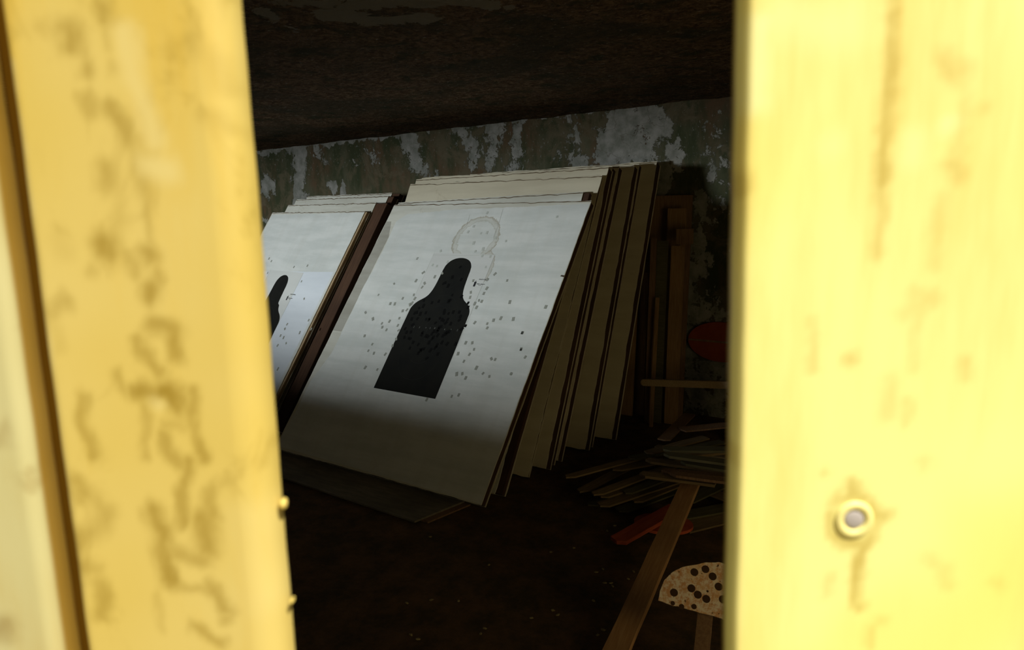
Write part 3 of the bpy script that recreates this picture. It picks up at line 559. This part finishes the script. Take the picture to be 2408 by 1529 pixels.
# grey tabs stuck on the dark side edges
# ------------------------------------------------------------------ boards leaning on the wall behind the stack
def lean_board(label, px0, px1, pyt, y, mat, dy=0.12, th=0.03, z0=0.0, name='board', seed=0):
    a = yw(px0, pyt, y + dy); b = yw(px1, pyt, y + dy); h = (a.z + b.z) / 2
    BR = Vector((b.x, y, z0)); v = Vector((0, dy, h - z0)); L = v.length; v.normalize(); u = Vector((1, 0, 0)); n = u.cross(v)
    o = link(name, bm_mesh(box_bm(-(b.x - a.x), 0, 0, th, 0, L, 0.003), name), mat); o.matrix_world = basis(u, v, n, BR); tag(o, label, 'board', 'boards leaning behind the frames'); return o
rb = [('widest dark board leaning on the back wall behind the stacked frames, right end', 1500, 1627, 460, 5.45, M_BROWN2, .14, .03),
      ('brown upright board with a square-cut top beside the dark wide board edge', 1570, 1613, 490, 5.36, M_BROWN, .12, .025),
      ('shorter brown upright board starting lower, in front of the wide dark board', 1578, 1606, 578, 5.29, M_BROWN, .10, .022),
      ('short olive-brown upright board, second from the wide board edge', 1545, 1570, 566, 5.27, M_SLAT2, .10, .025),
      ('short dark upright board close against the last target frame', 1530, 1542, 560, 5.22, M_BROWN2, .10, .03),
      ('dim board at the left end of the leaning boards, behind the tallest target frame', 1472, 1499, 700, 5.34, M_BROWN, .10, .022),
      ('brown upright board between the stacked frames and the wide dark board', 1507, 1529, 640, 5.40, M_BROWN2, .10, .025),
      ('narrow brown stick standing before the upright boards', 1541, 1549, 700, 5.14, M_BROWN, .10, .02)]
for r_ in rb: lean_board(*r_)
c = yw(1594, 558, 5.2); o = link('wood_block', bm_mesh(box_bm(-.05, .07, -.03, .03, -.06, .06, .003), 'block'), M_BROWN2); o.parent = None
o.location = (c.x, 5.32, c.z); tag(o, 'small dark wooden block fixed across the leaning boards', 'block')
# pale thin stick
a = yw(1530, 860, 5.1)
# round-ended stick laid level in front of the boards, resting on a stump behind the right yellow board
A = yw(1508, 899, 5.0); B = yw(1700, 905, 5.0); B = A + (B - A) * 1.9
def stick(name, A, B, wd, th, mat, label, cat, group=None, point=0.0, up=None, roundend=False, twist=0.0):
    A, B = Vector(A), Vector(B); u = (B - A); L = u.length; u.normalize(); up = Vector(up or (0, 0, 1)); s = up.cross(u).normalized(); z = u.cross(s)
    if twist: q = Matrix.Rotation(twist, 3, u); s = q @ s; z = q @ z
    hw = wd / 2; bm = bmesh.new()
    if roundend: pts = [(hw - hw * math.cos(t), hw * math.sin(t)) for t in [math.pi / 2 - math.pi * i / 8 for i in range(9)]][::-1]; pts = [(p[0], p[1]) for p in pts]
    elif point: pts = [(point, -hw), (0, -hw * .15), (point * .35, hw)]
    else: pts = [(0, -hw), (0, hw)]
    n = 10; e_ = [(L * i / n, hw * (1 + .06 * noise.noise(Vector((i * .7, L, 1))))) for i in range(1, n + 1)]
    poly = [(p[0], p[1]) for p in pts] + e_ + [(x, -y_) for x, y_ in e_[::-1]]
    va = [bm.verts.new((x, y, -th / 2 + .004 * noise.noise(Vector((x * 3, L, 2))))) for x, y in poly]; vb = [bm.verts.new((x, y, th / 2 + .004 * noise.noise(Vector((x * 3, L, 2))))) for x, y in poly]
    bm.faces.new(va[::-1]); bm.faces.new(vb); m = len(poly)
    for i in range(m): bm.faces.new((va[i], va[(i + 1) % m], vb[(i + 1) % m], vb[i]))
    o = link(name, bm_mesh(bm, name), mat)
    o.matrix_world = Matrix(((u.x, s.x, z.x, A.x), (u.y, s.y, z.y, A.y), (u.z, s.z, z.z, A.z), (0, 0, 0, 1)))
    if label: tag(o, label, cat, group)
    return o
rail = empty('low_rail', Matrix.Translation((B.x, B.y, 0))); tag(rail, 'level round-ended wooden rail low in front of the cracked back wall', 'rail')
h1 = stick('crossbar', A, B, 0.052, 0.03, M_RAILP, None, None, up=(0, 1, 0), roundend=True); h1.parent = rail; h1.matrix_parent_inverse = rail.matrix_world.inverted()
pb = link('post', bm_mesh(box_bm(-.03, .03, .02, .08, 0, B.z + .05, .003), 'post'), M_RAILP, rail); pb.location = (-.08, 0, 0)
pb2 = link('post', pb.data, None, rail); pb2.location = (A.x - B.x + 0.75, 0, 0)
# red oval plate against the wall
C0 = yw(1693, 806, 5.6)
def ellipse(rx, rz, n=48, half=None): return [(rx * math.cos(2 * math.pi * i / n), rz * math.sin(2 * math.pi * i / n)) for i in range(n)]
od = link('red_disc', bm_mesh(prism_bm(ellipse(.275, .165), -.012, .012), 'disc'), M_REDD); od.location = (C0.x, 5.63, C0.z)
tag(od, 'dull red oval plate fixed to the cracked back wall', 'plate')
bar = link('centre_band', bm_mesh(box_bm(-.27, .27, -.017, -.012, -.006, .010, .001), 'band'), M_BROWN2, od)

# ------------------------------------------------------------------ sheets on the floor under the front frame
def floor_panel(label, pts, z0, th, mat, name='plywood_sheet'):
    bm = bmesh.new(); a = [bm.verts.new((x, y, z0)) for x, y in pts]; b = [bm.verts.new((x, y, z0 + th)) for x, y in pts]; n = len(pts)
    bm.faces.new(a[::-1]); bm.faces.new(b)
    for i in range(n): bm.faces.new((a[i], a[(i + 1) % n], b[(i + 1) % n], b[i]))
    return tag(link(name, bm_mesh(bm, name), mat), label, 'sheet of wood')
p1, p2, p3 = fl(975, 1226, .021), fl(1112, 1170, .021), fl(650, 1118, .021)
d1 = (p3 - p1).normalized(); d2 = (p2 - p1).normalized()
q0 = p1; q1 = p1 + d1 * 1.9; q2 = q1 + d2 * .38; q3 = p1 + d2 * .38
floor_panel('dark plywood sheet lying on the floor under the front target frame', [(q.x, q.y) for q in (q0, q1, q2, q3)], .0105, .0105, M_PLY)
s_ = Vector((.05, .02, 0)); floor_panel('lower floor board peeping out beneath the dark plywood sheet', [(q.x, q.y) for q in (q0 + s_ + d2 * .03, q1 + d2 * .05, q2 + s_ * .4, q3 + s_ - d2 * .02)], .001, .009, M_BROWN2)

# ------------------------------------------------------------------ heap of slats, planks and the spotted plate
heap = [ # left px, right px, width, mat, level
 ((1330, 1123), (1575, 1058), .060, M_SLAT, 4, .05, 'long pointed slat reaching farthest left from the heap'),
 ((1362, 1157), (1500, 1088), .070, M_SLAT, 3, .06, 'pointed slat just below the farthest-reaching one'),
 ((1395, 1164), (1640, 1075), .065, M_SLAT, 5, .05, 'long slat angling up through the middle of the heap'),
 ((1412, 1168), (1650, 1092), .075, M_SLAT, 6, .03, 'broad slat lying on top across the middle of the heap'),
 ((1382, 1187), (1530, 1160), .060, M_SLAT2, 2, .04, 'short greenish slat tip low at the left of the heap'),
 ((1410, 1190), (1660, 1108), .080, M_SLAT, 4, .04, 'broad slat with a chipped point along the heap front'),
 ((1455, 1202), (1600, 1150), .085, M_SLAT2, 3, .04, 'greenish slat nearest the reddish plank'),
 ((1470, 1160), (1690, 1080), .06, M_SLAT2, 7, .03, 'narrow greenish slat high in the heap'),
 ((1440, 1105), (1690, 1062), .07, M_SLAT, 3, .05, 'flat slat at the back left of the heap'),
 ((1480, 1078), (1700, 1040), .07, M_SLAT2, 5, .03, 'greenish slat along the back of the heap'),
 ((1540, 1050), (1710, 1075), .08, M_SLAT, 7, .03, 'slat crossing the back of the heap toward the yellow board'),
 ((1560, 1035), (1622, 975), .085, M_BROWN2, 9, .02, 'short thick board sticking up toward the back wall'),
 ((1600, 1010), (1720, 1000), .10, M_BROWN2, 9, .02, 'wide dark board at the foot of the back wall'),
 ((1580, 1120), (1720, 1060), .09, M_SLAT2, 8, .03, 'wide greenish board under the head of the reddish timber'),
 ((1640, 1145), (1730, 1180), .09, M_SLAT, 4, .03, 'slat angled down right of the reddish timber'),
 ((1610, 1180), (1720, 1130), .09, M_SLAT2, 5, .03, 'greenish slat directly right of the reddish timber'),
 ((1490, 1180), (1620, 1130), .07, M_SLAT, 5, .04, 'chipped slat leading to the reddish timber'),
 ((1520, 1065), (1660, 1030), .07, M_SLAT, 6, .03, 'slat under the dark board at the wall foot'),
 ((1600, 1238), (1740, 1205), .17, M_SLAT, 2, .0, 'wide pale-edged board low beside the yellow board'),
 ((1590, 1215), (1740, 1190), .10, M_SLAT2, 3, .0, 'greenish board just above the wide pale-edged one')]
rank = {k: r for r, k in enumerate(sorted(range(len(heap)), key=lambda k: -(heap[k][0][1] + heap[k][1][1]) - (0 if heap[k][4] > 3 else 40)))}
for i, (a, b, wd, mt, lv, pt, lb) in enumerate(heap):
    z = .012 + rank[i] * .0125; A_ = fl(a[0], a[1], z); B_ = fl(b[0], b[1], z)
    if B_.y > 5.45: B_ = A_ + (B_ - A_) * ((5.45 - A_.y) / (B_.y - A_.y))
    stick('wooden_slat', A_, B_, wd, .010, mt, lb + (' of wooden slats' if lb.endswith('heap') else ''), 'slat', 'slats heaped on the floor', point=pt)
r5 = random.Random(3)
for i in range(9):
    a = (r5.uniform(1480, 1640), r5.uniform(1035, 1120)); z = .272 + i * .0165; A_ = fl(a[0], a[1], z); ang = r5.uniform(-.3, .9); L = r5.uniform(.4, .9)
    B_ = A_ + Vector((math.cos(ang) * L, math.sin(ang) * L, 0))
    if B_.y > 5.4: B_.y = 5.4
    stick('wooden_slat', A_, B_, r5.uniform(.05, .08), .014, r5.choice((M_SLAT, M_SLAT2, M_BROWN2)), 'dim broken slat lying loose on the heap of wooden slats', 'slat', 'loose slats on the heap', point=.04)
# red piece and reddish plank
stick('red_plank', fl(1448, 1274, .05), fl(1590, 1196, .09), .095, .022, M_RED, 'faded red wooden plank lying below the slat heap', 'plank', point=.03)
c = fl(1560, 1234, .04); dsc = link('red_disc', bm_mesh(prism_bm(ellipse(.16, .12, 32), -.008, .008), 'disc'), M_RED); dsc.matrix_world = Matrix.Translation((c.x, c.y, .045)) @ Matrix.Rotation(math.pi / 2, 4, 'X') @ Matrix.Rotation(.3, 4, 'Y'); tag(dsc, 'bright orange-red round plate under the reddish timber', 'plate')
# long reddish timber running down toward the camera
pA = fl(1632, 1120, .24); pB = fl(1415, 1610, .045)
stick('timber', pA, pB, .095, .032, M_POLE, 'long reddish timber slanting from the slat heap toward the camera', 'timber')
for px, py in ((1498, 1440), (1530, 1425), (1521, 1358)):
    pass
# spotted half-round plate on its stake
P0_ = fl(1612, 1420, .30)
nrm = (EYE - P0_); nrm.z = 0; nrm.normalize(); nrm = (nrm + Vector((0.1, 0, .9))).normalized()
dd = ray(1660, 1441); t_ = (Vector(P0_) - EYE).length / dd.length; C = EYE + dd * t_
ul = EYE + ray(1548, 1412) * (((C - EYE).dot(nrm)) / ray(1548, 1412).dot(nrm)); u_ = (C - ul).normalized(); v_ = nrm.cross(u_).normalized()
if v_.z < 0: v_ = -v_
n_ = u_.cross(v_); MS = basis(u_, v_, n_, C); rad = (C - ul).length
pe = empty('spotted_plate', MS); tag(pe, 'rusty white half-round plate with black spots on a stake by the yellow board', 'plate')
poly = []
IS = MS.inverted(); uvs = uv_of(IS)
outline = [(1548, 1412), (1552, 1390), (1562, 1365), (1580, 1347), (1605, 1334), (1632, 1329), (1660, 1323), (1690, 1322), (1725, 1335), (1755, 1360), (1775, 1400), (1780, 1480), (1720, 1463), (1670, 1447), (1620, 1434), (1575, 1422)]
poly = tear([uvs(*p) for p in outline], .0015, .012)
link('plate_face', bm_mesh(prism_bm(poly, 0, .010), 'plate'), M_RUST, pe)
for px, py, s in ((1585, 1394, 9), (1633, 1346, 9), (1659, 1339, 9), (1676, 1356, 9), (1626, 1384, 9), (1641, 1399, 9), (1661, 1409, 9), (1603, 1427, 6), (1632, 1427, 6), (1690, 1380, 9), (1582, 1419, 5), (1664, 1391, 2.5), (1700, 1410, 9), (1720, 1370, 9)):
    x, z = uvs(px, py); r_ = s / 9 * .0145
    o = link('black_spot', bm_mesh(prism_bm(ellipse(r_, r_ * 1.0, 20), -.0008, 0), 'spot'), M_DOT, pe); o.location = (x, 0, z)
sx = uvs(1655, 1440)
foot = fl(1640, 1640, 0.02); hd = EYE + ray(1662, 1425) * (((C - EYE).dot(nrm)) / ray(1662, 1425).dot(nrm)) - nrm * .03
st = stick('stake', hd, foot, .055, .022, M_BROWN2, None, None); st.parent = pe; st.matrix_parent_inverse = pe.matrix_world.inverted()

# ------------------------------------------------------------------ crumbs of debris on the dark floor
r6 = random.Random(9)
chips = [(1012, 1264), (956, 1420), (1014, 1413), (1078, 1415), (966, 1495), (1140, 1480), (1130, 1493), (983, 1505), (1295, 1300), (1418, 1340), (1422, 1372), (1436, 1373), (1477, 1363), (1402, 1347), (1395, 1414), (1300, 1437), (1418, 1483), (1405, 1495), (1350, 1290), (1445, 1238), (905, 1180), (1250, 1455), (1312, 1448), (1428, 1250), (1490, 1346), (1150, 1330), (1440, 1380), (820, 1130)]
for px, py in chips:
    p = fl(px, py); bm = bmesh.new(); bmesh.ops.create_icosphere(bm, subdivisions=1, radius=1)
    for v in bm.verts: v.co = Vector((v.co.x * .012 * r6.uniform(.6, 1.3), v.co.y * .007 * r6.uniform(.6, 1.3), v.co.z * .004))
    o = link('debris_chip', bm_mesh(bm, 'chip'), M_CHIP); o.location = (p.x, p.y, .0035); o.rotation_euler = (0, 0, r6.uniform(0, 3)); tag(o, 'tiny pale chip of debris scattered on the dark floor', 'debris', 'chips on the floor')
